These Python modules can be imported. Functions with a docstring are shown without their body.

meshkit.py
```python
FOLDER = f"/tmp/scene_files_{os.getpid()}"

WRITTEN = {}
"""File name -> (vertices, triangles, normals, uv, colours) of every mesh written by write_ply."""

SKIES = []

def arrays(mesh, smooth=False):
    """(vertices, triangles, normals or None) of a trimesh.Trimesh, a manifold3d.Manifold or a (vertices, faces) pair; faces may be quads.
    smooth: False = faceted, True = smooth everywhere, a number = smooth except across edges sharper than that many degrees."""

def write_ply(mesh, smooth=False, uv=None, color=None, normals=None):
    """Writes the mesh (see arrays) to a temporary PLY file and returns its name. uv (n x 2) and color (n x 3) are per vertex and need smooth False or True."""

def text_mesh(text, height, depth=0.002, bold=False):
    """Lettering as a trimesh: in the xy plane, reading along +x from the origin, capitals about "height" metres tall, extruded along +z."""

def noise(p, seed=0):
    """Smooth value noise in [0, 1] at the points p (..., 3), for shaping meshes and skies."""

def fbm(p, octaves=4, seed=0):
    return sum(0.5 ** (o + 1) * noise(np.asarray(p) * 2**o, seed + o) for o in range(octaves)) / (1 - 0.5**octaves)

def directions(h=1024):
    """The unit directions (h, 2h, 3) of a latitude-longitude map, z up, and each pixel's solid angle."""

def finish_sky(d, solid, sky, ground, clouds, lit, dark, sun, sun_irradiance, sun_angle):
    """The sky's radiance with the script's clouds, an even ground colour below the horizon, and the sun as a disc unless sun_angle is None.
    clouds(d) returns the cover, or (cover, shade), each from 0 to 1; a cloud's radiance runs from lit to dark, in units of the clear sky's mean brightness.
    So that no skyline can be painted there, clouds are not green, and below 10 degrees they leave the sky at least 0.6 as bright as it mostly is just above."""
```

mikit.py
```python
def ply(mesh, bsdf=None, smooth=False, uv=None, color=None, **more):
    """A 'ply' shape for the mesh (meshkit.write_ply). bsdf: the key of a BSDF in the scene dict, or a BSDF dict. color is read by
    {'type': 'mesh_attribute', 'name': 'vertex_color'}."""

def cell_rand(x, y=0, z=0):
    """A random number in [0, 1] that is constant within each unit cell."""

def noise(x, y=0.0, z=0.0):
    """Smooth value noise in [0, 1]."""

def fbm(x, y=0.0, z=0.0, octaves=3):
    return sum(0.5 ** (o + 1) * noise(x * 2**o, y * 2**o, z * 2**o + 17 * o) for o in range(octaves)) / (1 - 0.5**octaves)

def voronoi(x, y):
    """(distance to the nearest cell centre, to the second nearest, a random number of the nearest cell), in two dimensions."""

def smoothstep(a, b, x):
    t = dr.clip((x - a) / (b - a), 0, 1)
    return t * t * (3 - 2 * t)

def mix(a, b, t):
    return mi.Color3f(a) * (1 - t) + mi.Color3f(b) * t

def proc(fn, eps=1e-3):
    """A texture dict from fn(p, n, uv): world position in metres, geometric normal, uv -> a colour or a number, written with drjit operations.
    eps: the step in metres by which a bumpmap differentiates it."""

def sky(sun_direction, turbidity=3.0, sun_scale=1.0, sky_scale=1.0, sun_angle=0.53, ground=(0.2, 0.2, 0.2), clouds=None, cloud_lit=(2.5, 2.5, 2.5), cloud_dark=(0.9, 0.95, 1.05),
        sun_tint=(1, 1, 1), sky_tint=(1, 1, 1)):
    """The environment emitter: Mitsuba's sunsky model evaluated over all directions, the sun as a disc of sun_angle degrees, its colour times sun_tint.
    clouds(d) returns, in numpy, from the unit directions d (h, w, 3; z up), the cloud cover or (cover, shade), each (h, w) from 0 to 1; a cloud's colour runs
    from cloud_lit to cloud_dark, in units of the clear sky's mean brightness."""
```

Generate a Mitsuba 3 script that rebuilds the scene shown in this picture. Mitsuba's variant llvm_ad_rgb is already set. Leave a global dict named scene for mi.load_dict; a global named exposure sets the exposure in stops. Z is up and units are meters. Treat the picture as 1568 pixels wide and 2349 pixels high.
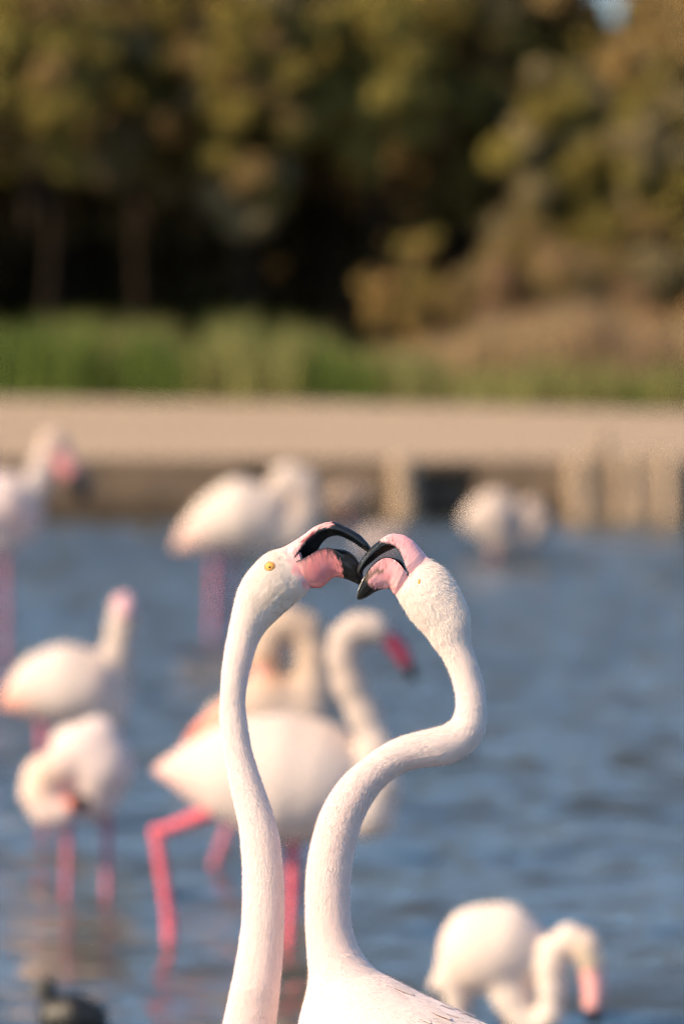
import math, random
import numpy as np, trimesh, mitsuba as mi, drjit as dr
import mikit, meshkit
from scipy.interpolate import Akima1DInterpolator
from mikit import noise, fbm, smoothstep, mix
random.seed(7); rng = np.random.default_rng(7)
T = mi.ScalarTransform4f
scene, labels = {}, {}

# ------------------------------------------------------------------ camera, sky, exposure
W0, H0 = 1568.0, 2349.0            # units in which positions were read off the photograph
F = 13067.0                        # 200 mm lens on a 24 mm wide frame, in those units
HCAM, HORIZ = 1.757, 539.0         # camera height over the water, row of the horizon
PITCH = math.atan((H0 / 2 - HORIZ) / F)
FOCUS = 7.063                      # the two courting birds
FW, UP = np.array([0, math.cos(PITCH), -math.sin(PITCH)]), np.array([0, math.sin(PITCH), math.cos(PITCH)])
EYE = np.array([0, 0, HCAM])
scene['camera'] = {'type': 'thinlens', 'fov': 2 * math.degrees(math.atan(W0 / 2 / F)), 'fov_axis': 'x',
                   'aperture_radius': 0.0240, 'focus_distance': FOCUS, 'near_clip': 0.1, 'far_clip': 3000.0,
                   'to_world': T().look_at(origin=EYE.tolist(), target=(EYE + FW).tolist(), up=[0, 0, 1])}
SUN = (-0.74, -0.38, 0.55)
scene['sky'] = mikit.sky(SUN, turbidity=3.0, sun_tint=(1.0, 0.965, 0.925), sky_tint=(0.93, 1.0, 1.065))
labels['sky'] = {'kind': 'structure'}
exposure = 2.5

# ------------------------------------------------------------------ helpers
def at(x, y, Y):
    """The point of the upright plane at distance Y that stands at column x, row y of the photograph."""
    x, y, Y = np.broadcast_arrays(np.asarray(x, float), np.asarray(y, float), np.asarray(Y, float))
    d = FW + ((x - W0 / 2) / F)[..., None] * np.array([1.0, 0, 0]) - ((y - H0 / 2) / F)[..., None] * UP
    return EYE + d * (Y / d[..., 1])[..., None]

def numbered(key):
    used = {k.split('__')[0] for k in scene} | set(labels) if '__' not in key else scene
    if key not in used: return key
    n = 1
    while f'{key}_{n:03d}' in used: n += 1
    return f'{key}_{n:03d}'

def thing(name, label, cat, group=None):
    key = numbered(name)
    labels[key] = {'label': label, 'category': cat}
    if group: labels[key]['group'] = group
    return key

def obj(name, mesh, bsdf, parent=None, smooth=True, color=None, **lab):
    key = numbered(f'{parent}__{name}' if parent else name)
    scene[key] = mikit.ply(mesh, bsdf, smooth=smooth, color=color)
    if lab: labels[key] = lab
    return key

def outward(v, f):
    t = v[f]
    vol = np.einsum('ij,ij->i', t[:, 0], np.cross(t[:, 1], t[:, 2])).sum()
    return f if vol > 0 else f[:, ::-1]

def grid_faces(n, m, wrap=True):
    i, j = np.meshgrid(np.arange(n - 1), np.arange(m if wrap else m - 1), indexing='ij')
    a, b = i * m + j, i * m + (j + 1) % m
    c, d = a + m, b + m
    return np.vstack([np.stack([a, b, d], -1).reshape(-1, 3), np.stack([a, d, c], -1).reshape(-1, 3)])

def normals(v, f):
    n = np.zeros_like(v); fn = np.cross(v[f[:, 1]] - v[f[:, 0]], v[f[:, 2]] - v[f[:, 0]])
    for k in range(3): np.add.at(n, f[:, k], fn)
    return n / (np.linalg.norm(n, axis=1, keepdims=True) + 1e-20)

def tube(pts, rad, n=14, sub=8, caps=True):
    """A round tapering tube through the points."""
    pts, rad = np.asarray(pts, float), np.asarray(rad, float)
    if len(pts) > 2:
        t = np.r_[0, np.cumsum(np.linalg.norm(np.diff(pts, axis=0), axis=1))]
        u = np.linspace(0, t[-1], sub * (len(pts) - 1) + 1)
        pts = np.stack([np.interp(u, t, pts[:, k]) if sub < 2 else Akima1DInterpolator(t, pts[:, k])(u) for k in range(3)], 1)
        rad = np.interp(u, t, rad)
    tan = np.gradient(pts, axis=0); tan /= np.linalg.norm(tan, axis=1, keepdims=True)
    ref = np.array([0.13, 1, 0.07]); x = np.cross(tan, ref); x /= np.linalg.norm(x, axis=1, keepdims=True); y = np.cross(tan, x)
    a = np.arange(n) * 2 * np.pi / n
    v = pts[:, None] + rad[:, None, None] * (np.cos(a)[None, :, None] * x[:, None] + np.sin(a)[None, :, None] * y[:, None])
    v = v.reshape(-1, 3); m = len(pts)
    f = grid_faces(m, n)
    if caps:
        v = np.vstack([v, pts[0] - tan[0] * rad[0] * 0.5, pts[-1] + tan[-1] * rad[-1] * 0.5]); k = np.arange(n)
        f = np.vstack([f, np.stack([(k + 1) % n, k, k * 0 + m * n], 1), np.stack([(m - 1) * n + k, (m - 1) * n + (k + 1) % n, k * 0 + m * n + 1], 1)])
    return v, outward(v, f)

def join(parts):
    v, f, n = [], [], 0
    for a, b in parts:
        v.append(a); f.append(np.asarray(b) + n); n += len(a)
    return np.vstack(v), np.vstack(f)

def surface_net(val, lo, h):
    """A smooth closed mesh of the zero level of a sampled distance field."""
    s = val < 0
    nx, ny, nz = val.shape
    acc = np.zeros((nx - 1, ny - 1, nz - 1, 3)); cnt = np.zeros((nx - 1, ny - 1, nz - 1))
    for a in range(3):
        for o in np.ndindex(2, 2):
            o0 = list(o); o0.insert(a, 0); o1 = list(o); o1.insert(a, 1)
            g = lambda A, q: A[q[0]:nx - 1 + q[0], q[1]:ny - 1 + q[1], q[2]:nz - 1 + q[2]]
            v0, v1 = g(val, o0), g(val, o1); c = (v0 < 0) != (v1 < 0)
            t = np.where(c, v0 / np.where(c, v0 - v1, 1), 0)
            p = np.array(o0, float)[None, None, None] + np.zeros(v0.shape + (3,)); p[..., a] += t
            acc += p * c[..., None]; cnt += c
    on = cnt > 0
    idx = -np.ones(on.shape, int); idx[on] = np.arange(on.sum())
    v = lo + h * (np.argwhere(on) + acc[on] / cnt[on][:, None])
    faces = []
    for a in range(3):
        b, c = (a + 1) % 3, (a + 2) % 3
        sl = [slice(1, -1)] * 3; sl[a] = slice(0, -1); s0 = s[tuple(sl)]
        sl[a] = slice(1, None); s1 = s[tuple(sl)]
        e = np.argwhere(s0 != s1); flip = s0[s0 != s1]
        e = e + 1; e[:, a] -= 1
        q = []
        for db, dc in ((-1, -1), (0, -1), (0, 0), (-1, 0)):
            k = e.copy(); k[:, b] += db; k[:, c] += dc
            q.append(idx[k[:, 0], k[:, 1], k[:, 2]])
        q = np.stack(q, 1); q[~flip] = q[~flip][:, ::-1]
        faces += [q[:, [0, 1, 2]], q[:, [0, 2, 3]]]
    f = np.vstack(faces)
    return v, outward(v, f)

def blob(chains, D, h=0.008, k=0.02):
    """One continuous body: the smooth union of chains of tapering capsules (column, row, metres behind plane D, radius in the photograph's units)."""
    s = F / D; segs = []
    for ch in chains:
        P = [np.r_[at(c[0], c[1], D + c[2]), c[3] / s] for c in ch]
        segs += list(zip(P[:-1], P[1:]))
    allp = np.array([p for sg in segs for p in sg])
    lo, hi = (allp[:, :3] - allp[:, 3:]).min(0) - 3 * h, (allp[:, :3] + allp[:, 3:]).max(0) + 3 * h
    n = np.ceil((hi - lo) / h).astype(int) + 1
    g = np.stack(np.meshgrid(*[lo[i] + h * np.arange(n[i]) for i in range(3)], indexing='ij'), -1)
    val = np.full(g.shape[:3], 1.0)
    for a, b in segs:
        ab = b[:3] - a[:3]; m0, m1 = np.minimum(a[:3] - a[3], b[:3] - b[3]) - 4 * k - 4 * h, np.maximum(a[:3] + a[3], b[:3] + b[3]) + 4 * k + 4 * h
        i0 = np.clip(((m0 - lo) / h).astype(int), 0, n); i1 = np.clip(((m1 - lo) / h).astype(int) + 2, 0, n)
        sl = tuple(slice(p, q) for p, q in zip(i0, i1)); q = g[sl]
        t = np.clip((q - a[:3]) @ ab / (ab @ ab + 1e-12), 0, 1)
        d = np.linalg.norm(q - a[:3] - t[..., None] * ab, axis=-1) - (a[3] + t * (b[3] - a[3]))
        o = val[sl]; w = np.clip(0.5 + 0.5 * (o - d) / k, 0, 1)
        val[sl] = o * (1 - w) + d * w - k * w * (1 - w)
    return surface_net(val, lo, h)

def screen(v):
    """Columns and rows of points, to choose plumage colours by where on the bird they are."""
    d = v - EYE; z = d @ FW
    return np.stack([W0 / 2 + F * d[:, 0] / z, H0 / 2 - F * (d @ UP) / z], 1)

# ------------------------------------------------------------------ materials
VC = {'type': 'mesh_attribute', 'name': 'vertex_color'}
def two(b): return {'type': 'twosided', 'bsdf': b}
scene['plumage'] = two({'type': 'principled', 'base_color': VC, 'roughness': 0.85, 'specular': 0.15, 'sheen': 0.35, 'sheen_tint': 0.3})
scene['soft_plumage'] = {'type': 'principledthin', 'base_color': VC, 'roughness': 0.9, 'diff_trans': 0.55, 'eta': 1.2}
scene['horn'] = two({'type': 'principled', 'base_color': VC, 'roughness': 0.17, 'specular': 0.6})
scene['skin'] = two({'type': 'principled', 'base_color': VC, 'roughness': 0.5, 'specular': 0.4})
scene['leg_skin'] = two({'type': 'principled', 'base_color': {'type': 'rgb', 'value': [0.74, 0.125, 0.165]}, 'roughness': 0.45, 'specular': 0.4})
scene['dull_leg_skin'] = two({'type': 'principled', 'base_color': {'type': 'rgb', 'value': [0.47, 0.14, 0.20]}, 'roughness': 0.55, 'specular': 0.3})
scene['amber'] = {'type': 'principled', 'base_color': {'type': 'rgb', 'value': [0.95, 0.44, 0.10]}, 'roughness': 0.3, 'specular': 0.3}
scene['eyelid_skin'] = {'type': 'principled', 'base_color': {'type': 'rgb', 'value': [0.72, 0.30, 0.16]}, 'roughness': 0.5}
scene['black_gloss'] = {'type': 'principled', 'base_color': {'type': 'rgb', 'value': [0.01, 0.01, 0.01]}, 'roughness': 0.1}
scene['leaf'] = {'type': 'principledthin', 'base_color': VC, 'roughness': 0.6, 'diff_trans': 0.3, 'eta': 1.3}
scene['dark_feather'] = two({'type': 'principled', 'base_color': {'type': 'rgb', 'value': [0.012, 0.011, 0.010]}, 'roughness': 0.5})
scene['bark'] = two({'type': 'diffuse', 'reflectance': mikit.proc(lambda p, n, uv: mix((0.016, 0.012, 0.009), (0.045, 0.034, 0.026), fbm(p.x * 9, p.y * 9, p.z * 2)))})
scene['water_surface'] = two({'type': 'principled', 'eta': 1.33, 'roughness': 0.09,
    'base_color': mikit.proc(lambda p, n, uv: mix((0.030, 0.036, 0.034), (0.044, 0.046, 0.038), fbm(p.x * 0.6, p.y * 0.6)))})
scene['sand'] = two({'type': 'diffuse', 'reflectance': mikit.proc(lambda p, n, uv: mix((0.335, 0.25, 0.178), (0.45, 0.345, 0.258), fbm(p.x * 0.9, p.y * 1.6, p.z, 4)))})
scene['soil'] = two({'type': 'diffuse', 'reflectance': mikit.proc(lambda p, n, uv: mix((0.05, 0.045, 0.022), (0.10, 0.085, 0.045), fbm(p.x * 0.7, p.y * 0.7, 0.0, 4)))})
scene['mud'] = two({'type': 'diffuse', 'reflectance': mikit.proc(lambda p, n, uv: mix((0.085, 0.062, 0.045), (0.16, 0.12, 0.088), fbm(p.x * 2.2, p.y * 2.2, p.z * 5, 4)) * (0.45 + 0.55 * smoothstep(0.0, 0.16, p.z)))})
scene['weathered_wood'] = two({'type': 'diffuse', 'reflectance': mikit.proc(lambda p, n, uv: mix((0.27, 0.195, 0.135), (0.44, 0.33, 0.235), fbm(p.x * 14, p.y * 14, p.z * 3)))})

# ------------------------------------------------------------------ setting: water, bank, path, ground
def spaced(a, b, lo, hi, step, grow=1.25):
    u = list(np.arange(lo, hi + 1e-9, step)); d = step
    while u[-1] < b: d *= grow; u.append(min(b, u[-1] + d))
    d = step
    while u[0] > a: d *= grow; u.insert(0, max(a, u[0] - d))
    return np.array(u)
SHORE = lambda x: 35.4 - 0.06 * x          # the line of the bank
xs = spaced(-260, 260, -5.5, 5.5, 0.05)
ys = np.r_[spaced(-160, 0.5, 0.0, 0.5, 0.25)[:-1], np.arange(0.5, 9, 0.06), np.arange(9, 38.6, 0.026)]
X, Y = np.meshgrid(xs, ys, indexing='ij')
Z = np.zeros_like(X)
wr = np.random.default_rng(3)
for i in range(46):
    lam = 0.13 * (0.50 / 0.13) ** (wr.random() ** 1.1)
    th = wr.normal(1.5, 0.5); kx, ky = np.cos(th) * 2 * np.pi / lam, np.sin(th) * 2 * np.pi / lam
    amp = 0.0245 * lam / (2 * np.pi) * (0.5 + wr.random())
    ph = kx * X + ky * Y + wr.random() * 7
    Z += amp * (np.sin(ph) + 0.25 * np.sin(2 * ph + 0.6))
gust = meshkit.fbm(np.stack([X * 0.35, Y * 0.18, X * 0], -1), 3, 5)
Z *= 0.7 + 0.7 * np.clip((gust - 0.3) / 0.4, 0, 1)
Z *= 1 - 0.7 * np.exp(-((X + 0.70) / 0.30) ** 2 - ((Y - 13.9) / 1.3) ** 2)      # ripples flattened in this patch to make the pale bird reflection show
Z *= np.clip(1.6 - np.abs(X) / 8, 0, 1) * np.clip(Y / 3 + 1, 0, 1)
obj('water', (np.stack([X, Y, Z], -1).reshape(-1, 3), grid_faces(len(xs), len(ys), False)), 'water_surface', kind='structure')
ZB = 0.36                                     # height of the sandy bank over the water
gx = np.r_[-260, -60, np.arange(-20, 20.1, 0.5), 60, 260]
gy = np.r_[np.linspace(0.06, 14, 40), 30, 90, 300, 1500]
GX, GY = np.meshgrid(gx, gy, indexing='ij')
gz = ZB + 0.03 * (meshkit.fbm(np.stack([GX, GY, GX * 0], -1) * 0.5, 3) - 0.5) + np.clip(GY - 14, 0, 40) * 0.02
obj('ground', (np.stack([GX, SHORE(GX) + GY, gz - 0.004], -1).reshape(-1, 3), grid_faces(len(gx), len(gy), False)), 'soil', smooth=True, kind='structure')
px_, py_ = np.r_[-60, np.arange(-14, 14.1, 0.25), 60], np.linspace(0.0, 1, 30)
PX, PT = np.meshgrid(px_, py_, indexing='ij')
GREEN = lambda x: 10.75 - 0.58 * np.clip(x, -6, 6)              # depth of the sandy strip up to the green edge
PY = PT * (GREEN(np.clip(PX, -12, 12)) + 0.5)
pz = ZB + 0.03 * (meshkit.fbm(np.stack([PX, PY, PX * 0], -1) * 0.5, 3) - 0.5) + 0.010 + 0.02 * meshkit.fbm(np.stack([PX * 3, PY * 3, PX * 0], -1), 3) - 0.07 * np.exp(-PY / 0.25)
obj('sandy_path', (np.stack([PX, SHORE(PX) + PY, pz], -1).reshape(-1, 3), grid_faces(len(px_), len(py_), False)), 'sand', kind='structure')
# the steep bank face with two undercut hollows
def colx(col, Y=35.4): return at(col, 1100, Y)[0]
def bank_face(x0, x1, deep=0.0, nx=60):
    n = max(6, nx); tx = np.linspace(x0, x1, n); tz = np.linspace(-0.5, ZB + 0.008, 24)
    A, B = np.meshgrid(tx, tz, indexing='ij')
    o = 0.10 * (meshkit.fbm(np.stack([A * 2.5, B * 3, A * 0], -1), 4, 2) - 0.5) + 0.06 * (1 - (B + 0.5) / 0.87)
    y = SHORE(A) - o - 0.02
    if deep:
        e = np.minimum(np.clip((A - x0) / 0.05, 0, 1), np.clip((x1 - A) / 0.05, 0, 1)) * np.clip((ZB - 0.09 - B) / 0.02, 0, 1)
        y = y + deep * e
    return np.stack([A, y, B], -1).reshape(-1, 3), grid_faces(n, 24, False)
h0, h1, h2, h3 = colx(968), colx(1105), colx(556), colx(612)
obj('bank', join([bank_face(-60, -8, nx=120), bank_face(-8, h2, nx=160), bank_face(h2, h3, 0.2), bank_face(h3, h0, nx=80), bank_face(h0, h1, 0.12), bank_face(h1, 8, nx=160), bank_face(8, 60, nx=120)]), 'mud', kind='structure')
def post(col, wpx, top, label, lean=0.0, row=1190):
    Yp = 35.4 - 0.06 * colx(col) - 0.16; s = F / Yp; r = wpx / 2 / s
    b, t = at(col, 1300, Yp), at(col + lean, top, Yp); b[2] = -0.5
    pts = np.linspace(b, t, 12); pts[:, 0] += 0.25 * r * (rng.random(12) - 0.5)
    v, f = tube(pts, np.r_[np.full(11, r) * rng.uniform(0.93, 1.05, 11), r * 0.9], 12, 3)
    k = thing('wooden_post', label, 'post', 'weathered posts along the bank')
    obj('shaft', (v, f), 'weathered_wood', k, smooth=40)
post(926, 66, 1052, 'single pale weathered post beside the dark hollow in the bank')
post(1332, 60, 1048, 'leftmost weathered post of the row at the right end of the bank')
post(1378, 40, 1000, 'taller thin post in the row on the right bank')
post(1438, 62, 1046, 'third post from the right edge of the photo in the bank row')
post(1488, 56, 1044, 'second post from the right edge of the photo in the bank row')
post(1540, 60, 1046, 'post nearest the right edge of the photo in the bank row')

# ------------------------------------------------------------------ vegetation
def leaves(cent, rad, count, size, cols, droop=0.35, seed=0, aspect=0.5):
    """Leaf blades scattered through clumps: (vertices, faces, colours)."""
    r = np.random.default_rng(seed); V, C = [], []
    for c, R, n, col in zip(cent, rad, count, cols):
        d = r.normal(size=(n, 3)); d /= np.linalg.norm(d, axis=1, keepdims=True)
        p = c + d * (R * r.random((n, 1)) ** 0.45) * np.array([1, 1, 0.8])
        nrm = d + 0.65 * r.normal(size=(n, 3)) + np.array([0, 0, droop]); nrm /= np.linalg.norm(nrm, axis=1, keepdims=True)
        a = np.cross(nrm, r.normal(size=(n, 3))); a /= np.linalg.norm(a, axis=1, keepdims=True); b = np.cross(nrm, a)
        L = size * r.uniform(0.6, 1.3, (n, 1)); Wd = L * aspect
        V.append(np.stack([p - a * L / 2, p + b * Wd / 2 + nrm * L * 0.08, p + a * L / 2, p - b * Wd / 2 + nrm * L * 0.08], 1).reshape(-1, 3))
        cc = np.clip(np.asarray(col) * r.uniform(0.65, 1.35, (n, 1)), 0.004, 0.6); C.append(np.repeat(cc, 4, 0))
    V, C = np.vstack(V), np.vstack(C); k = np.arange(len(V) // 4)[:, None] * 4
    return V, np.vstack([k + [0, 1, 2], k + [0, 2, 3]]), C

OLIVE, BROWN, LIME, OCHRE, DEEP, GREY = (0.195, 0.155, 0.042), (0.225, 0.155, 0.065), (0.24, 0.20, 0.055), (0.29, 0.20, 0.070), (0.10, 0.085, 0.033), (0.25, 0.20, 0.105)
def tree(col, Y, top_row, bot_row, halfw, palette, label, seed, clumps=70, size=0.12, dense=430):
    r = np.random.default_rng(seed); s = F / Y
    c, t, b = at(col, 600, Y), at(col, top_row, Y)[2], at(col, bot_row, Y)[2]; hw = halfw / s
    k = thing('tree', label, 'tree', 'trees behind the sandy bank')
    base = np.array([c[0], Y + 0.7, ZB]); mid = (t + b) / 2
    cs, rs, cl = [], [], []
    for i in range(clumps):
        u = r.normal(size=3); u /= np.linalg.norm(u)
        q = r.random() ** 0.4
        cs.append(np.array([c[0] + u[0] * hw * 0.85 * q, Y + u[1] * hw * 0.7 * q, mid + u[2] * (t - b) / 2 * 0.9 * q]))
        rs.append(min(hw, (t - b) / 2) * r.uniform(0.14, 0.32)); cl.append(palette[r.integers(len(palette))])
    tp = base + np.array([r.normal(0, .15), 0, 0])
    top = np.array([c[0], Y + 0.4, mid + (t - b) * 0.25])
    br = [tube([base - [0, 0, .1], base * 0.55 + top * 0.45 + r.normal(0, .22, 3), top], [0.055, 0.045, 0.02], 9, 5)]
    for i in range(7):
        st = base + (top - base) * r.uniform(0.3, 0.8); e = cs[r.integers(clumps)]
        br.append(tube([st, (st + e) / 2 + [0, 0, .12], e], [0.045, 0.03, 0.012], 6, 4))
    obj('trunk', join(br), 'bark', k, smooth=40)
    v, f, C = leaves(cs, rs, [int(dense * (x / 0.5) ** 1.5) + 90 for x in rs], size, cl, seed=seed)
    obj('crown', (v, f), 'leaf', k, smooth=False, color=C)
tree(60, 51.0, -120, 440, 260, [OLIVE, BROWN, LIME, OLIVE], 'olive and brown bushy tree at the left edge behind the bank', 1)
tree(330, 52.4, -160, 495, 240, [BROWN, GREY, OLIVE], 'brownish tree second from the left edge above the dark thicket', 2)
tree(570, 51.5, -90, 560, 190, [BROWN, OLIVE, OLIVE, GREY], 'olive tree over the visible pale trunk left of centre', 3)
tree(850, 52.0, -60, 430, 170, [LIME, OLIVE, LIME], 'yellow green tree above the centre of the photo', 4)
tree(1060, 53.0, -120, 540, 185, [BROWN, OLIVE, DEEP], 'dark brown tree right of the yellow green centre tree', 5)
tree(1290, 51.5, 110, 520, 170, [LIME, OLIVE, GREY], 'lower yellow green tree under the gap of open sky', 6)
tree(1540, 51.0, 60, 560, 150, [GREY, OLIVE, LIME], 'grey green tree at the right edge behind the bank', 7)
# shrubs
def shrub(col, Y, top_row, halfw, palette, label, seed, size=0.10, n=14):
    r = np.random.default_rng(seed); s = F / Y; c = at(col, 700, Y); t = at(col, top_row, Y)[2]; hw = halfw / s
    k = thing('shrub', label, 'shrub', 'shrubs in front of the trees')
    cs = [np.array([c[0] + r.uniform(-1, 1) * hw * .8, Y + r.uniform(-.5, .5) * hw, ZB + (t - ZB) * r.uniform(0.15, 0.85)]) for _ in range(n)]
    rs = [min(hw, t - ZB) * r.uniform(0.3, 0.42) for _ in range(n)]
    obj('stem', join([tube([[c[0] + r.normal(0, .05), Y, ZB - .05], q], [0.02, 0.008], 6, 2) for q in cs[:8]]), 'bark', k)
    v, f, C = leaves(cs, rs, [int(260 * (x / .35) ** 2) + 60 for x in rs], size, [palette[r.integers(len(palette))] for _ in cs], seed=seed + 50, aspect=0.35)
    obj('foliage', (v, f), 'leaf', k, smooth=False, color=C)
shrub(965, 50.0, 370, 60, [OCHRE, LIME], 'ochre shrub standing tall right of centre before the dark thicket', 20, n=16)
shrub(900, 49.0, 600, 85, [OCHRE, (0.38, 0.24, 0.09)], 'golden dry shrub at the left end of the brown thicket', 21)
shrub(1110, 49.6, 535, 140, [BROWN, (0.34, 0.21, 0.13)], 'reddish brown dry shrub right of the golden shrub', 22, n=20)
shrub(1370, 49.5, 500, 170, [(0.32, 0.20, 0.12), BROWN, GREY], 'wide brown dry shrub towards the right edge', 23, n=24)
shrub(1240, 50.6, 430, 190, [GREY, BROWN, OLIVE], 'tall grey brown shrub merging up into the trees right of centre', 25, n=30)
shrub(1480, 50.8, 420, 150, [GREY, BROWN, OLIVE], 'tall olive brown shrub close to the right edge behind the rusty one', 26, n=26)
shrub(1520, 48.8, 620, 110, [(0.36, 0.21, 0.11), OCHRE], 'rusty low shrub at the right edge behind green growth', 24)
# the wood behind, one dark mass
r = np.random.default_rng(11); cs, rs, cl = [], [], []
for i in range(56 * 7 * 5):
    x = (i % 56 + r.random()) * 0.5 - 14; y = 53 + 3.3 * (i // 392) + r.uniform(0, 3)
    band = (i // 56) % 7
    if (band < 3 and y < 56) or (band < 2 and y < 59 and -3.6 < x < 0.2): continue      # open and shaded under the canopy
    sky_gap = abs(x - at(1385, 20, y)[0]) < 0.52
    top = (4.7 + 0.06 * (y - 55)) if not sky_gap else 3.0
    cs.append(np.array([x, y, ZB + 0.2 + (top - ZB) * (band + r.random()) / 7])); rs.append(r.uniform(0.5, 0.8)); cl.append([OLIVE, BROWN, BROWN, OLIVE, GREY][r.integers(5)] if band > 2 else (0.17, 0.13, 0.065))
for i in range(520):      # on to both sides, out of the picture
    cs.append(np.array([(14 + 16 * r.random()) * (1 if i % 2 else -1), r.uniform(54, 66), r.uniform(ZB + 0.3, 4.6)])); rs.append(r.uniform(0.7, 1.0)); cl.append([OLIVE, BROWN, DEEP][r.integers(3)])
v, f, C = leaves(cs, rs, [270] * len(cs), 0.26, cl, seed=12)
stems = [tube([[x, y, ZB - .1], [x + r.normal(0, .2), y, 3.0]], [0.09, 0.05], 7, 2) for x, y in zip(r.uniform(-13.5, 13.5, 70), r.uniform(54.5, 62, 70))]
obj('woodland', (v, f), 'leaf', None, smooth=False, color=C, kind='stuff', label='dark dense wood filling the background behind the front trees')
obj('woodland_stems', join(stems), 'bark', None, kind='stuff', label='thin shaded trunks standing inside the dark wood')
# green growth and brown reeds
def blades(n, xr, depth, hfun, cols, seed, w=0.022):
    r = np.random.default_rng(seed); x = r.uniform(*xr, n); y = SHORE(x) + GREEN(np.clip(x, -12, 12)) + depth[0] + (depth[1] - depth[0]) * r.random(n)
    h = hfun(x, r) ; a = r.uniform(0, np.pi, n); b = r.normal(0, 0.16, (n, 2)) * h[:, None]
    base = np.stack([x, y, np.full(n, ZB - .02)], 1); wv = np.stack([np.cos(a), np.sin(a), a * 0], 1) * w * r.uniform(0.6, 1.5, (n, 1))
    m = base + np.stack([b[:, 0] * .35, b[:, 1] * .35, h * .6], 1); t = base + np.stack([b[:, 0], b[:, 1], h], 1)
    V = np.stack([base - wv / 2, base + wv / 2, m + wv / 2, m - wv / 2, t], 1).reshape(-1, 3); k = np.arange(n)[:, None] * 5
    f = np.vstack([k + [0, 1, 2], k + [0, 2, 3], k + [3, 2, 4]])
    clump = meshkit.fbm(np.stack([x * 1.3, y * 0.8, x * 0], 1), 2, seed)
    c = np.where((clump > 0.52)[:, None], cols[0], cols[1]) * r.uniform(0.6, 1.4, (n, 1))
    return V, f, np.repeat(c, 5, 0)
gl = colx(760, 47)
lump = lambda x, q: np.clip(0.40 + 0.55 * meshkit.fbm(np.stack([x * 3.1, x * 0 + 3.3, x * 0], 1), 3, q), 0.3, 1.4)
v, f, C = blades(34000, (-14, 14), (0, 2.6), lambda x, r: lump(x, 4) * (0.60 + 0.35 * np.clip((1.0 - x) / 1.2, 0, 1)) * r.uniform(0.55, 1.1, len(x)), ((0.10, 0.14, 0.035), (0.21, 0.21, 0.08)), 31)
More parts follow.
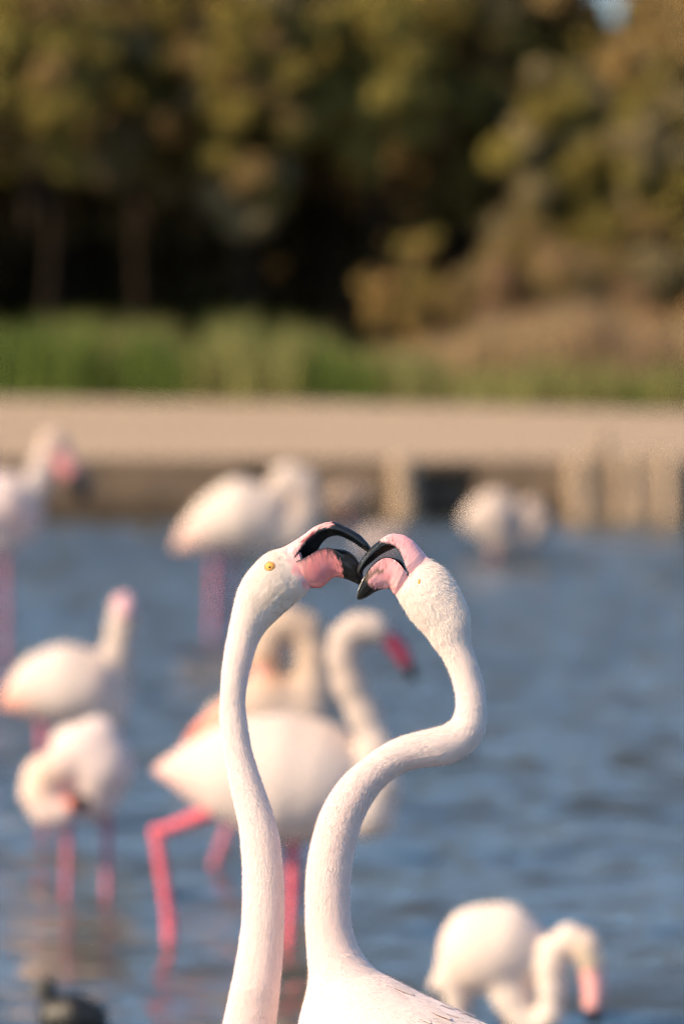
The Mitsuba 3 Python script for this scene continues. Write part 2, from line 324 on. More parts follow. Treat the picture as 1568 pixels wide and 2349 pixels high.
obj('tall_grass', (v, f), 'leaf', None, smooth=False, color=C, kind='stuff', label='band of tall green grass along the far edge of the sandy bank')
v, f, C = blades(17000, (0.1, 14), (1.2, 4.0), lambda x, r: lump(x, 9) * r.uniform(0.7, 1.25, len(x)) * (0.35 + 0.65 * np.clip((x - 0.1) / 1.1, 0, 1)), ((0.36, 0.26, 0.145), (0.28, 0.195, 0.115)), 32)
obj('dry_reeds', (v, f), 'leaf', None, smooth=False, color=C, kind='stuff', label='brown dry reeds behind the green grass on the right')

# ------------------------------------------------------------------ the two courting flamingos (photograph pixels of the full-size picture)
K = W0 / 2681.0
def src(p): return np.asarray(p, float) * K
def crop(p): return (np.array([900.0, 1960.0]) + np.asarray(p, float) / 1.568) * K
WHITE, CREAM, BLUSH, PINK, SALMON, BLACK = (np.array(c) for c in ((0.70, 0.58, 0.545), (0.68, 0.57, 0.485), (0.73, 0.555, 0.51), (0.84, 0.31, 0.33), (0.86, 0.22, 0.18), (0.012, 0.011, 0.011)))

def ribbed(pairs, depth, off, D=FOCUS, step=0.0014, ring=120, dome=0.12):
    """A continuous body swept through ribs: each rib joins a point of one outline to the point opposite; depth is its half-thickness as a share of the half-rib."""
    A, B = src([p[0] for p in pairs]), src([p[1] for p in pairs]); M = (A + B) / 2
    t = np.r_[0, np.cumsum(np.linalg.norm(np.diff(M, axis=0), axis=1) + 0.35 * np.linalg.norm(np.diff(A - B, axis=0), axis=1))]
    n = int(t[-1] / F * D / step); u = np.linspace(0, t[-1], n)
    A, B = (np.stack([Akima1DInterpolator(t, q[:, k])(u) for k in range(2)], 1) for q in (A, B))
    dep, off = np.interp(u, t, depth), np.interp(u, t, off)
    for q in (A, B):
        for _ in range(6): q[1:-1] = (q[:-2] + 2 * q[1:-1] + q[2:]) / 4
    M, Hh = (A + B) / 2, (A - B) / 2
    if dome:                                   # a rounded front end
        ax = (M[0] - M[6]) / np.linalg.norm(M[0] - M[6]); R = np.linalg.norm(Hh[0]) * dome
        a = np.linspace(np.pi / 2 * 0.97, 0.12, 14)
        M = np.vstack([M[0] + ax * R * np.sin(a)[:, None], M]); Hh = np.vstack([Hh[0] * np.cos(a)[:, None], Hh]); dep = np.r_[np.full(14, dep[0]), dep]; off = np.r_[np.full(14, off[0]), off]; u = np.r_[np.full(14, u[0]), u]
    phi = np.arange(ring) * 2 * np.pi / ring
    P = M[:, None] + np.cos(phi)[None, :, None] * Hh[:, None]
    d = np.linalg.norm(Hh, axis=1)[:, None] * dep[:, None] * np.sin(phi)[None] * D / F + off[:, None]
    v = at(P[..., 0], P[..., 1], D + d).reshape(-1, 3); m = len(M)
    c = v.reshape(m, ring, 3).mean(1)
    v = np.vstack([v, c[:1], c[-1:]]); k = np.arange(ring)
    f = np.vstack([grid_faces(m, ring), np.stack([(k + 1) % ring, k, k * 0 + m * ring], 1), np.stack([(m - 1) * ring + k, (m - 1) * ring + (k + 1) % ring, k * 0 + m * ring + 1], 1)])
    uu = np.r_[np.repeat(u, ring), u[0], u[-1]] * D / F
    girth = np.r_[(np.linalg.norm(Hh, axis=1)[:, None] * phi[None]).ravel(), 0, 0] * D / F
    pp = np.r_[np.tile(phi, m), 0, 0]
    return v, outward(v, f), uu, girth, pp

def feathered(v, f, uu, pp, smoothmask, amp=0.00075, seed=0, rad=0.022):
    """Short downy feather tufts, longer along the neck than across, raised from the surface."""
    n = normals(v, f); c, s = np.cos(pp) * rad, np.sin(pp) * rad
    warp = (meshkit.fbm(np.stack([uu * 45, c * 90, s * 90], 1), 2, seed + 9) - 0.5) * 0.9
    q1 = meshkit.fbm(np.stack([uu * 150 + warp, c * 300, s * 300], 1), 3, seed)
    q2 = meshkit.fbm(np.stack([uu * 24, c * 60, s * 60], 1), 3, seed + 3)
    q3 = meshkit.noise(np.stack([uu * 330, c * 600, s * 600], 1), seed + 5)
    h = amp * (1.25 * (q1 - 0.5) + 0.6 * (q3 - 0.5)) + 0.0012 * (q2 - 0.5)
    return v + n * (h * smoothmask)[:, None], n, q1, q2

def jag(xy, seed, freq=0.09, amp=9.0):
    q = meshkit.fbm(np.column_stack([xy * freq, np.zeros(len(xy))]), 3, seed)
    return (q - 0.5) * 2 * amp

def side_of(xy, line):
    """Signed distance (photograph units) of points from an open line; positive to its right-hand side."""
    line = np.asarray(line, float); best = np.full(len(xy), 1e9); sgn = np.ones(len(xy))
    for a, b in zip(line[:-1], line[1:]):
        ab = b - a; t = np.clip((xy - a) @ ab / (ab @ ab), 0, 1); d = np.linalg.norm(xy - a - t[:, None] * ab, axis=1)
        cr = ab[0] * (xy[:, 1] - a[1]) - ab[1] * (xy[:, 0] - a[0]); w = d < best
        best[w], sgn[w] = d[w], np.sign(cr[w])
    return best * sgn

def blend(base, col, w): return base * (1 - w[:, None]) + np.asarray(col) * w[:, None]
def step01(x, a, b): t = np.clip((x - a) / (b - a), 0, 1); return t * t * (3 - 2 * t)

def mandible(N, C, Fr, wid, hollow, off=0.0, D=FOCUS, n=150, teeth=0.0, seed=0):
    """Half a bill lofted through near rim, ridge and far rim, hollow on its inner side."""
    N, C, Fr = crop(N), crop(C), crop(Fr); out = []
    u = np.linspace(0, 1, n)
    cv = []
    for q in (N, C, Fr):
        t = np.linspace(0, 1, len(q))
        z = np.stack([Akima1DInterpolator(t, q[:, k])(u) for k in range(2)], 1)
        for _ in range(8): z[1:-1] = (z[:-2] + 2 * z[1:-1] + z[2:]) / 4
        cv.append(z)
    N, C, Fr = cv; w = np.interp(u, np.linspace(0, 1, len(wid)), wid) / 1000.0
    saw = teeth * (np.abs((np.arange(n) % 4) - 2) - 1)[:, None] * np.array([0, 1.0])
    N, Fr = N + saw, Fr + saw
    rings = []; a = np.linspace(0, 1, 12)[:, None, None]
    def b3(p, q, r): return (1 - a) ** 2 * p + 2 * a * (1 - a) * q + a * a * r
    ex = lambda P, d: np.concatenate([P, d[:, None]], 1)[None]
    n3, c3, f3 = ex(N, -w), ex(C, w * 0), ex(Fr, w)
    q1, q2 = ex(C * 0.85 + N * 0.15, -w * 1.05), ex(C * 0.85 + Fr * 0.15, w * 1.05)
    p3 = ex((N + Fr) / 2 * (1 - hollow) + C * hollow, w * 0)
    i1, i2 = ex(N * 0.5 + ((N + Fr) / 2 * (1 - hollow) + C * hollow) * 0.5, -w * 0.75), ex(Fr * 0.5 + ((N + Fr) / 2 * (1 - hollow) + C * hollow) * 0.5, w * 0.75)
    loop = np.concatenate([b3(n3, q1, c3)[:-1], b3(c3, q2, f3)[:-1], b3(f3, i2, p3)[:-1], b3(p3, i1, n3)[:-1]], 0)
    loop = loop.transpose(1, 0, 2); m = loop.shape[1]
    inner = np.tile((np.arange(m) >= 22).astype(float), n)
    ringpos = np.tile(np.arange(m) / m, n); along = np.repeat(u, m)
    P = loop.reshape(-1, 3); v = at(P[:, 0], P[:, 1], D + off + P[:, 2])
    c0, c1 = v[:m].mean(0), v[-m:].mean(0); v = np.vstack([v, c0, c1]); k = np.arange(m)
    f = np.vstack([grid_faces(n, m), np.stack([(k + 1) % m, k, k * 0 + n * m], 1), np.stack([(n - 1) * m + k, (n - 1) * m + (k + 1) % m, k * 0 + n * m + 1], 1)])
    f = outward(v, f)
    nn = normals(v, f)
    ridge = np.sin(ringpos * 2 * np.pi * 14 + 3 * meshkit.fbm(np.stack([along * 6, ringpos * 4, along * 0], 1), 2, seed))
    bump = 0.0004 * ridge * step01(along, 0.25, 0.6) + 0.0009 * (meshkit.fbm(np.column_stack([v[:-2] * 160]), 3, seed + 1) - 0.5)
    v[:-2] += nn[:-2] * (bump * (0.3 + 0.7 * np.sin(np.pi * np.clip(along, 0.02, 0.98))))[:, None]
    return v, f, screen(v), np.r_[inner, 0, 1], np.r_[along, 0, 1], nn

def near_surface(v, col, row):
    xy = screen(v); d = np.hypot(xy[:, 0] - col, xy[:, 1] - row); c = np.where(d < 6)[0]
    return v[c[np.argmin(v[c, 1])]]

def make_eye(parent, v, col, row, r, squash=1.0):
    p = near_surface(v, col, row) + np.array([0, r * 0.05, 0])
    ball = trimesh.creation.icosphere(3, r); M = np.array(ball.vertices) * [squash, 0.5, 1] + p
    e = obj('eye', (M, np.array(ball.faces)), 'amber', parent)
    pu = trimesh.creation.icosphere(3, r * 0.22); obj('pupil', (np.array(pu.vertices) * [squash, .4, 1] + p + [-0.0002, -r * 0.46, 0.0], np.array(pu.faces)), 'black_gloss', e)
    a = np.linspace(0, 2 * np.pi, 41)
    ringp = np.stack([np.cos(a) * r * 1.02 * squash, np.full(41, -r * 0.08), np.sin(a) * r * 1.02], 1) + p
    obj('eyelid', tube(ringp, np.full(41, r * 0.13), 10, 1), 'eyelid_skin', e)

def fuzz(v, n, f, keep, count, length, seed, cols, flow):
    """Loose barbs of down standing off the feathers."""
    r = np.random.default_rng(seed); cand = np.where(keep)[0]; i = cand[r.integers(len(cand), size=count)]
    p, nn, fl = v[i], n[i], flow[i]
    d = nn * r.uniform(0.03, 0.30, (count, 1)) + fl * 1.0 + 0.28 * r.normal(size=(count, 3)); d /= np.linalg.norm(d, axis=1, keepdims=True)
    L = length * r.uniform(0.5, 1.3, (count, 1)); side = np.cross(d, nn); side /= np.linalg.norm(side, axis=1, keepdims=True) + 1e-9
    w = r.uniform(0.00018, 0.00042, (count, 1))
    V = np.stack([p - side * w - nn * 0.0006, p + side * w - nn * 0.0006, p + d * L], 1).reshape(-1, 3)
    return (V, np.arange(count * 3).reshape(-1, 3)), np.repeat(np.clip(cols[i] * r.uniform(0.90, 1.08, (count, 1)), 0, 0.9), 3, 0)

def flow_dir(v, m_ring, total):
    g = np.zeros_like(v); q = v[:total].reshape(-1, m_ring, 3); g[:total] = np.gradient(q, axis=0).reshape(-1, 3)
    return g / (np.linalg.norm(g, axis=1, keepdims=True) + 1e-12)

def leg(parent, pts, rad, bsdf='leg_skin', foot=True):
    parts = [tube(np.linspace(a, b, 6), np.linspace(p, q, 6), 14, 1) for a, b, p, q in zip(np.asarray(pts)[:-1], np.asarray(pts)[1:], rad[:-1], rad[1:])]
    for kp, kr in zip(pts[1:-1], rad[1:-1]):
        kn = trimesh.creation.icosphere(2, kr * 1.12); parts.append((np.array(kn.vertices) * [1, 1, 1.35] + kp, np.array(kn.faces)))
    b = np.asarray(pts[-1])
    if foot:
        for a in (-0.5, 0, 0.5): parts.append(tube([b, b + [math.sin(a) * .08 * 1.0, -math.cos(a) * .08, -.01]], [0.008, 0.004], 8, 2))
    obj('leg', join(parts), bsdf, parent)

# ---- left bird
pairsL = [((1155, 2123), (1212, 2314)), ((1112, 2145), (1187, 2339)), ((1052, 2167), (1152, 2370)), ((1012, 2198), (1108, 2408)), ((975, 2240), (1066, 2447)), ((948, 2280), (1040, 2475)), ((928, 2330), (1020, 2505)),
    ((914, 2385), (1006, 2535)), ((903, 2440), (996, 2563)), ((891, 2500), (987, 2592)), ((880, 2560), (979, 2622)), ((871, 2628), (970, 2665)), ((866, 2690), (963, 2712)), ((864, 2745), (959, 2752)), ((862, 2809), (964, 2809)),
    ((869, 2877), (974, 2877)), ((878, 2945), (986, 2945)), ((890, 3013), (1006, 3010)), ((902, 3081), (1027, 3072)), ((917, 3150), (1050, 3138)), ((929, 3200), (1068, 3188)), ((938, 3250), (1083, 3240)), ((945, 3320), (1099, 3310)),
    ((950, 3390), (1106, 3380)), ((951, 3460), (1112, 3451)), ((951, 3530), (1114, 3521)), ((949, 3600), (1114, 3591)), ((942, 3670), (1112, 3661)), ((930, 3745), (1109, 3731)), ((917, 3815), (1104, 3801)), ((903, 3885), (1098, 3872)), ((876, 4016), (1083, 4016)),
    ((830, 4150), (1072, 4180)), ((730, 4260), (1060, 4380)), ((540, 4330), (980, 4620)), ((300, 4400), (700, 4830)), ((20, 4480), (300, 4810)), ((-200, 4550), (-40, 4690)), ((-300, 4590), (-270, 4620))]
nL = len(pairsL)
depL = np.r_[0.44, 0.53, 0.60, 0.64, 0.66, 0.70, 0.76, 0.84, 0.92, np.ones(nL - 9) * 0.97]; depL[-6:] = 0.85
offL = np.r_[np.zeros(nL - 8), 0.01, 0.03, 0.07, 0.11, 0.13, 0.14, 0.14, 0.14]
v, f, uu, gi, pp = ribbed(pairsL, depL, offL)
xy = screen(v)
borderL = crop([(290, 255), (312, 312), (338, 355), (372, 408), (384, 452), (432, 500), (478, 560)])
pinkL = 1 - step01(side_of(xy, borderL) + jag(xy, 3, 0.16, 7), -3, 3)
pinkL *= (xy[:, 0] > crop((280, 0))[0]) & (xy[:, 1] < crop((0, 580))[1])
v, nrm, q1, q2 = feathered(v, f, uu, pp, 1 - 0.8 * pinkL, seed=1)
colL = np.tile(WHITE, (len(v), 1))
head = 1 - step01(uu, 0.05, 0.16)
colL = blend(colL, CREAM, 0.75 * head)
colL = blend(colL, BLUSH, 0.55 * step01(uu, 0.35, 0.6) + 0.3 * (q2 - 0.5))
mud = step01(meshkit.noise(v * 330, 5), 0.84, 0.90) + 0.35 * step01(q2, 0.55, 0.65)
mudzone = np.exp(-((xy[:, 0] - crop((320, 650))[0]) / 60) ** 2 - ((xy[:, 1] - crop((320, 650))[1]) / 22) ** 2) + 0.8 * step01(xy[:, 1], 1980, 2120) * np.exp(-((xy[:, 0] - 612) / 22) ** 2)
colL = blend(colL, (0.30, 0.20, 0.13), np.clip(mud * mudzone, 0, 1) * 0.7)
mott = np.exp(-((xy[:, 0] - 640) / 55) ** 2 - ((xy[:, 1] - 1400) / 50) ** 2) * step01(meshkit.fbm(v * 120, 3, 15), 0.38, 0.62)
colL = blend(colL, (0.46, 0.35, 0.25), mott * 0.6)
colL = blend(colL, PINK, pinkL * 0.85)
colL = blend(colL, (0.85, 0.62, 0.56), pinkL * np.clip((q1 - 0.45) * 3, 0, 0.6))
FL = thing('flamingo', 'in-focus flamingo on the left of the heart, upright neck, yellow eye, bill wide open', 'flamingo', 'courting flamingo pair in focus')
obj('body', (v, f), 'plumage', FL, color=colL)
keep = (pinkL < 0.1) & (xy[:, 1] < 2390)
fm, fc = fuzz(v, nrm, f, keep, 150000, 0.0046, 4, colL, flow_dir(v, 120, len(v) - 2))
obj('down', fm, 'plumage', FL, smooth=False, color=fc, kind='stuff')
make_eye(FL, v, *crop((247, 402)), 0.0062)
def bill_colors(xy, line, inner, along, seed, pinks, rim=None, black=BLACK):
    s = side_of(xy, line) + jag(xy, seed, 0.35, 5.5) + jag(xy, seed + 4, 0.9, 2.2)
    b = step01(s, -1.2, 1.2); b = np.maximum(b, step01(inner, 0.4, 0.6))
    q = meshkit.fbm(np.column_stack([xy * 0.05, xy[:, :1] * 0]), 3, seed + 2)[:, None]
    c = pinks[0] * (1 - q) + pinks[1] * q
    spots = step01(meshkit.fbm(np.column_stack([xy * 0.22, xy[:, :1] * 0]), 2, seed + 7), 0.72, 0.78)
    c = blend(c, (0.45, 0.14, 0.10), spots * 0.5)
    flecks = step01(meshkit.fbm(np.column_stack([xy * 0.45, xy[:, :1] * 0]), 2, seed + 9), 0.54, 0.60) * np.exp(-(s / 13.0) ** 2)
    c = blend(c, (0.16, 0.085, 0.06), flecks * 0.75)
    c = blend(c, (0.85, 0.46, 0.45), 0.45 * (1 - step01(along, 0.05, 0.22)))
    bk = black * (0.7 + 0.9 * meshkit.fbm(np.column_stack([xy * 0.3, xy[:, :1] * 0]), 3, seed + 5)[:, None])
    return c * (1 - b[:, None]) + bk * b[:, None]
ULC = [(318, 300), (385, 260), (440, 225), (500, 180), (560, 148), (610, 135), (655, 138), (705, 162), (760, 190), (800, 215), (845, 262), (870, 300), (876, 322)]
ULN = [(372, 392), (396, 366), (430, 315), (465, 268), (505, 228), (560, 194), (625, 180), (690, 197), (740, 224), (790, 254), (836, 296), (862, 318), (872, 326)]
ULF = [(455, 392), (505, 365), (540, 322), (557, 286), (588, 247), (628, 226), (670, 222), (715, 239), (760, 263), (800, 291), (834, 314), (858, 324), (872, 328)]
v1, f1, x1, in1, al1, n1 = mandible(ULN, ULC, ULF, [13, 14.5, 13, 11.5, 10, 9, 9, 8.5, 8, 7, 5.5, 3, 1.2], 0.35, teeth=1.5, seed=2)
lineUL = crop([(395, 395), (400, 365), (425, 308), (460, 258), (500, 214), (560, 180), (615, 170), (640, 158), (632, 130), (640, 100)])
c1 = bill_colors(x1, lineUL, in1, al1, 11, (PINK, np.array((0.86, 0.50, 0.48))))
nost = np.exp(-(side_of(x1, crop([(440, 262), (470, 240), (515, 203)])) / 2.6) ** 2)
c1 = blend(c1, (0.22, 0.015, 0.03), np.clip(nost * 1.3, 0, 1) * (1 - in1))
b1 = obj('upper_bill', (v1, f1), 'horn', FL, color=c1, label='pink upper bill with glossy black tip, arched open')
LLN = [(370, 392), (440, 366), (490, 340), (530, 315), (570, 300), (610, 296), (650, 311), (690, 339), (740, 374), (780, 412), (804, 456), (815, 500)]
LLF = [(460, 385), (505, 345), (545, 312), (590, 297), (645, 302), (695, 307), (740, 325), (772, 352), (796, 390), (812, 430), (820, 462), (822, 495)]
LLK = [(405, 490), (468, 532), (530, 545), (572, 535), (603, 510), (632, 484), (668, 478), (705, 487), (740, 500), (770, 513), (795, 527), (815, 522)]
v2, f2, x2, in2, al2, n2 = mandible(LLN, LLK, LLF, [13, 16.5, 16, 14.5, 13, 11.5, 10.5, 9.5, 8.5, 7, 4.5, 2], 0.42, teeth=0.5, seed=5)
lineLL = crop([(395, 392), (430, 378), (485, 350), (540, 322), (590, 316), (640, 332), (672, 368), (690, 420), (698, 460), (702, 520)])
c2 = bill_colors(x2, -lineLL * 0 + lineLL[::1], in2, al2, 21, (PINK, SALMON))
s_ = side_of(x2, lineLL)
b2 = obj('lower_bill', (v2, f2), 'horn', FL, color=bill_colors(x2, lineLL[::-1], in2, al2, 21, (PINK, SALMON)), label='salmon pink lower bill with black glossy tip')

# ---- right bird
pairsR = [((1668, 2180), (1547, 2330)), ((1694, 2198), (1560, 2352)), ((1732, 2221), (1582, 2385)), ((1774, 2266), (1603, 2420)), ((1805, 2318), (1633, 2457)), ((1829, 2368), (1665, 2489)), ((1843, 2425), (1691, 2525)), ((1844, 2490), (1715, 2553)), ((1852, 2545), (1738, 2588)),
    ((1870, 2595), (1757, 2625)), ((1888, 2655), (1773, 2665)), ((1901, 2720), (1784, 2708)), ((1906, 2790), (1789, 2745)), ((1904, 2855), (1787, 2782)), ((1886, 2905), (1780, 2808)), ((1846, 2951), (1766, 2829)), ((1789, 2985), (1742, 2844)), ((1731, 3003), (1706, 2855)),
    ((1664, 3010), (1650, 2869)), ((1605, 3020), (1580, 2887)), ((1565, 3040), (1515, 2916)), ((1525, 3068), (1460, 2950)), ((1495, 3097), (1405, 2992)), ((1467, 3135), (1350, 3042)), ((1444, 3175), (1305, 3097)), ((1421, 3221), (1270, 3156)), ((1406, 3270), (1243, 3222)),
    ((1394, 3315), (1223, 3295)), ((1382, 3380), (1207, 3380)), ((1375, 3451), (1199, 3455)), ((1372, 3530), (1197, 3545)), ((1376, 3610), (1199, 3640)), ((1393, 3685), (1205, 3730)), ((1430, 3755), (1210, 3810)), ((1490, 3812), (1203, 3880)), ((1560, 3850), (1185, 3950)),
    ((1640, 3893), (1160, 4050)), ((1740, 3938), (1120, 4190)), ((1900, 4016), (1110, 4360)), ((2080, 4095), (1190, 4570)), ((2270, 4175), (1450, 4710)), ((2430, 4250), (1850, 4690)), ((2560, 4330), (2250, 4560)), ((2640, 4390), (2600, 4430))]
nR = len(pairsR)
depR = np.r_[0.46, 0.58, 0.66, 0.70, 0.72, 0.74, 0.78, 0.84, 0.92, np.ones(nR - 9) * 0.97]; depR[-9:] = [0.97, 0.95, 0.9, 0.86, 0.84, 0.82, 0.8, 0.8, 0.8]
RO = -0.024
offR = np.r_[np.full(nR - 10, RO), np.linspace(RO, -0.10, 10)]
v, f, uu, gi, pp = ribbed(pairsR, depR, offR)
xy = screen(v)
borderR = crop([(1250, 330), (1212, 372), (1150, 432), (1095, 490), (1060, 540), (1042, 580), (1028, 630)])
pinkR = step01(side_of(xy, borderR) + jag(xy, 6, 0.16, 8), -4, 4)
pinkR *= (xy[:, 1] < crop((0, 640))[1]) & (xy[:, 0] < crop((1260, 0))[0])
v, nrm, q1, q2 = feathered(v, f, uu, pp, (1 - 0.85 * pinkR), seed=21)
colR = np.tile(WHITE, (len(v), 1))
colR = blend(colR, CREAM, 0.5 * (1 - step01(uu, 0.05, 0.2)))
colR = blend(colR, BLUSH, 0.7 * step01(uu, 0.3, 0.5) * (1 - 0.6 * step01(uu, 0.62, 0.75)) + 0.2 * (q2 - 0.5))
colR = blend(colR, PINK, pinkR * 0.9)
colR = blend(colR, (0.86, 0.62, 0.58), pinkR * np.clip((q1 - 0.4) * 3, 0, 0.6))
FR = thing('flamingo', 'in-focus flamingo on the right of the heart with S-bent neck and bill hooked over', 'flamingo', 'courting flamingo pair in focus')
obj('body', (v, f), 'plumage', FR, color=colR)
keep = (pinkR < 0.1) & (xy[:, 1] < 2420)
flR = flow_dir(v, 120, len(v) - 2)
fm, fc = fuzz(v, nrm, f, keep, 190000, 0.0052, 14, colR, flR)
obj('down', fm, 'plumage', FR, smooth=False, color=fc, kind='stuff')
# layered feathers on the back
r = np.random.default_rng(41); cand = np.where((uu > 0.60) & (xy[:, 0] > 850 + 60 * meshkit.fbm(v * 30, 2, 3)) & (v[:, 1] < FOCUS + 0.06))[0]
Vf, Ff, Cf, cnt = [], [], [], 0
for i in cand[r.integers(len(cand), size=420)]:
    fl = flR[i] + 0.22 * r.normal(size=3); nn = nrm[i]; fl -= nn * (fl @ nn); fl /= np.linalg.norm(fl); sd = np.cross(nn, fl)
    L, w = r.uniform(0.035, 0.06), r.uniform(0.007, 0.012)
    t = np.linspace(0, 1, 7); ww = w * np.sin(np.pi * np.clip(t * 0.86 + 0.12, 0, 1)) ** 0.7
    mid = v[i] + fl * (t * L)[:, None] + nn * (0.0002 + r.uniform(0.0002, 0.0008) * t ** 1.4)[:, None]
    row = np.stack([mid - sd * ww[:, None] - nn * 0.0009, mid + nn * 0.0004, mid + sd * ww[:, None] - nn * 0.0009], 1).reshape(-1, 3)
    Vf.append(row); Ff.append(grid_faces(7, 3, False) + cnt); cnt += 21
    Cf.append(np.repeat((colR[i] * r.uniform(0.80, 1.04))[None], 21, 0))  # tone varied per feather, standing in for shading between the flat feathers
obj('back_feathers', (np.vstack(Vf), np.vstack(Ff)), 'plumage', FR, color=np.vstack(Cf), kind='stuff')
make_eye(FR, v, *crop((1155, 495)), 0.0033, 0.45)
URC = [(1240, 380), (1194, 325), (1150, 272), (1110, 238), (1065, 215), (1015, 208), (965, 217), (925, 248), (885, 280), (845, 320), (808, 368), (787, 412), (784, 446)]
URN = [(1115, 470), (1084, 415), (1066, 362), (1044, 318), (1014, 288), (974, 274), (932, 290), (892, 320), (854, 356), (824, 394), (804, 425), (795, 450), (792, 458)]
URF = [(1098, 450), (1084, 405), (1070, 368), (1052, 332), (1026, 300), (986, 310), (946, 330), (908, 354), (870, 387), (840, 412), (824, 432), (818, 452), (800, 462)]
v3, f3, x3, in3, al3, n3 = mandible(URN, URC, URF, [13, 15, 13.5, 12, 10.5, 9.5, 9, 9, 8.5, 7.5, 6, 3.5, 1.2], 0.35, off=RO, teeth=1.8, seed=7)
lineUR = crop([(1088, 475), (1076, 415), (1058, 350), (1030, 298), (1000, 272), (962, 258), (930, 256), (915, 246), (900, 225)])
c3 = bill_colors(x3, lineUR[::-1], in3, al3, 31, (PINK, np.array((0.87, 0.48, 0.48))))
obj('upper_bill', (v3, f3), 'horn', FR, color=c3, label='pink upper bill with black hooked tip')
LRN = [(1112, 475), (1072, 428), (1042, 392), (1010, 368), (970, 358), (930, 368), (893, 396), (862, 429), (838, 464), (815, 507), (796, 556), (783, 600)]
LRF = [(1090, 455), (1074, 405), (1050, 374), (1014, 360), (974, 354), (934, 361), (893, 389), (858, 425), (832, 460), (808, 505), (790, 550), (780, 597)]
LRK = [(1035, 600), (1006, 580), (992, 556), (975, 545), (952, 548), (928, 554), (903, 564), (878, 580), (853, 596), (828, 609), (804, 616), (787, 613)]
v4, f4, x4, in4, al4, n4 = mandible(LRN, LRK, LRF, [13, 16, 15.5, 14, 13, 12, 11, 10, 8.5, 6.5, 4, 1.5], 0.42, off=RO, teeth=0.4, seed=9)
lineLR = crop([(1085, 440), (1050, 372), (1010, 357), (968, 349), (925, 360), (888, 386), (856, 425), (842, 458), (848, 495), (858, 525), (880, 545), (930, 552), (970, 546), (985, 560)])
c4 = bill_colors(x4, lineLR, in4, al4, 41, (PINK, np.array((0.87, 0.46, 0.46))))
stain = 1 - step01(np.abs(side_of(x4, crop([(842, 490), (872, 462), (905, 436), (940, 446)]))) + jag(x4, 44, 0.4, 3), 3.5, 6.5)
c4 = blend(c4, (0.14, 0.095, 0.065), stain * 0.9)
obj('lower_bill', (v4, f4), 'horn', FR, color=c4, label='pink lower bill with muddy black tip')
for par, cx, off, dx in ((FL, 330, 0.13, 90), (FR, 1850, -0.08, -90)):
    for k, q in enumerate((-0.05, 0.05)):
        a, b = at(cx * K, 4650 * K, FOCUS + off + q), at((cx + dx * k) * K, 4650 * K, FOCUS + off + q)
        b[2] = -0.3; m = (a + b) / 2 + [0.02, 0, 0.02]
        leg(par, [a, m, b], [0.016, 0.011, 0.009])

# ------------------------------------------------------------------ the flock behind, out of focus
def flamingo(label, D, chains, bill, tips=None, legs=(), spots=(), base=(0.59, 0.505, 0.46), lr=0.011, k=0.022, wing=None, skin='dull_leg_skin'):
    key = thing('flamingo', label, 'flamingo', 'flamingos wading out of focus behind the pair')
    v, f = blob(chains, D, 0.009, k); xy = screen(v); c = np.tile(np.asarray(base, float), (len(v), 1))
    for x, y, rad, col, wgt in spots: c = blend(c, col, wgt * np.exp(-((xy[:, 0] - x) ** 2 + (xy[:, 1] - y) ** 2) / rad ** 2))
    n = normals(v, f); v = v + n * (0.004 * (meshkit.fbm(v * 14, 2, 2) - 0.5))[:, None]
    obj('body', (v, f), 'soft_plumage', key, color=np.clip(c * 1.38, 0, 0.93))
    s = F / D
    if wing:
        w, wf = blob([wing[0]], D, 0.009, 0.01); obj('wing', (w, wf), 'plumage', key, color=np.tile(np.asarray(wing[1], float), (len(w), 1)), label=wing[2])
    if bill:
        P = [at(b[0], b[1], D + b[2]) for b in bill]; w, wf = tube(P, [b[3] / s for b in bill], 14, 6)
        bk = obj('bill', (w, wf), 'skin', key, color=np.tile((0.80, 0.30, 0.33) if not tips or len(tips) < 2 else np.asarray(tips[1], float), (len(w), 1)))
        if tips and tips[0]:
            P = [at(b[0], b[1], D + b[2]) for b in tips[0]]; w, wf = tube(P, [b[3] / s for b in tips[0]], 12, 6)
            obj('tip', (w, wf), 'horn', bk, color=np.tile(BLACK, (len(w), 1)))
    for L in legs:
        P = [at(p[0], p[1], D + p[2]) for p in L]; e = P[-1].copy(); e[2] = -0.35; P.append(e)
        rr = [lr * 1.35] + [lr] * (len(P) - 2) + [lr * 0.85]
        leg(key, P, rr, skin)
    return key
CORAL, TAN, DUSK = (0.80, 0.28, 0.20), (0.72, 0.54, 0.40), (0.55, 0.48, 0.46)
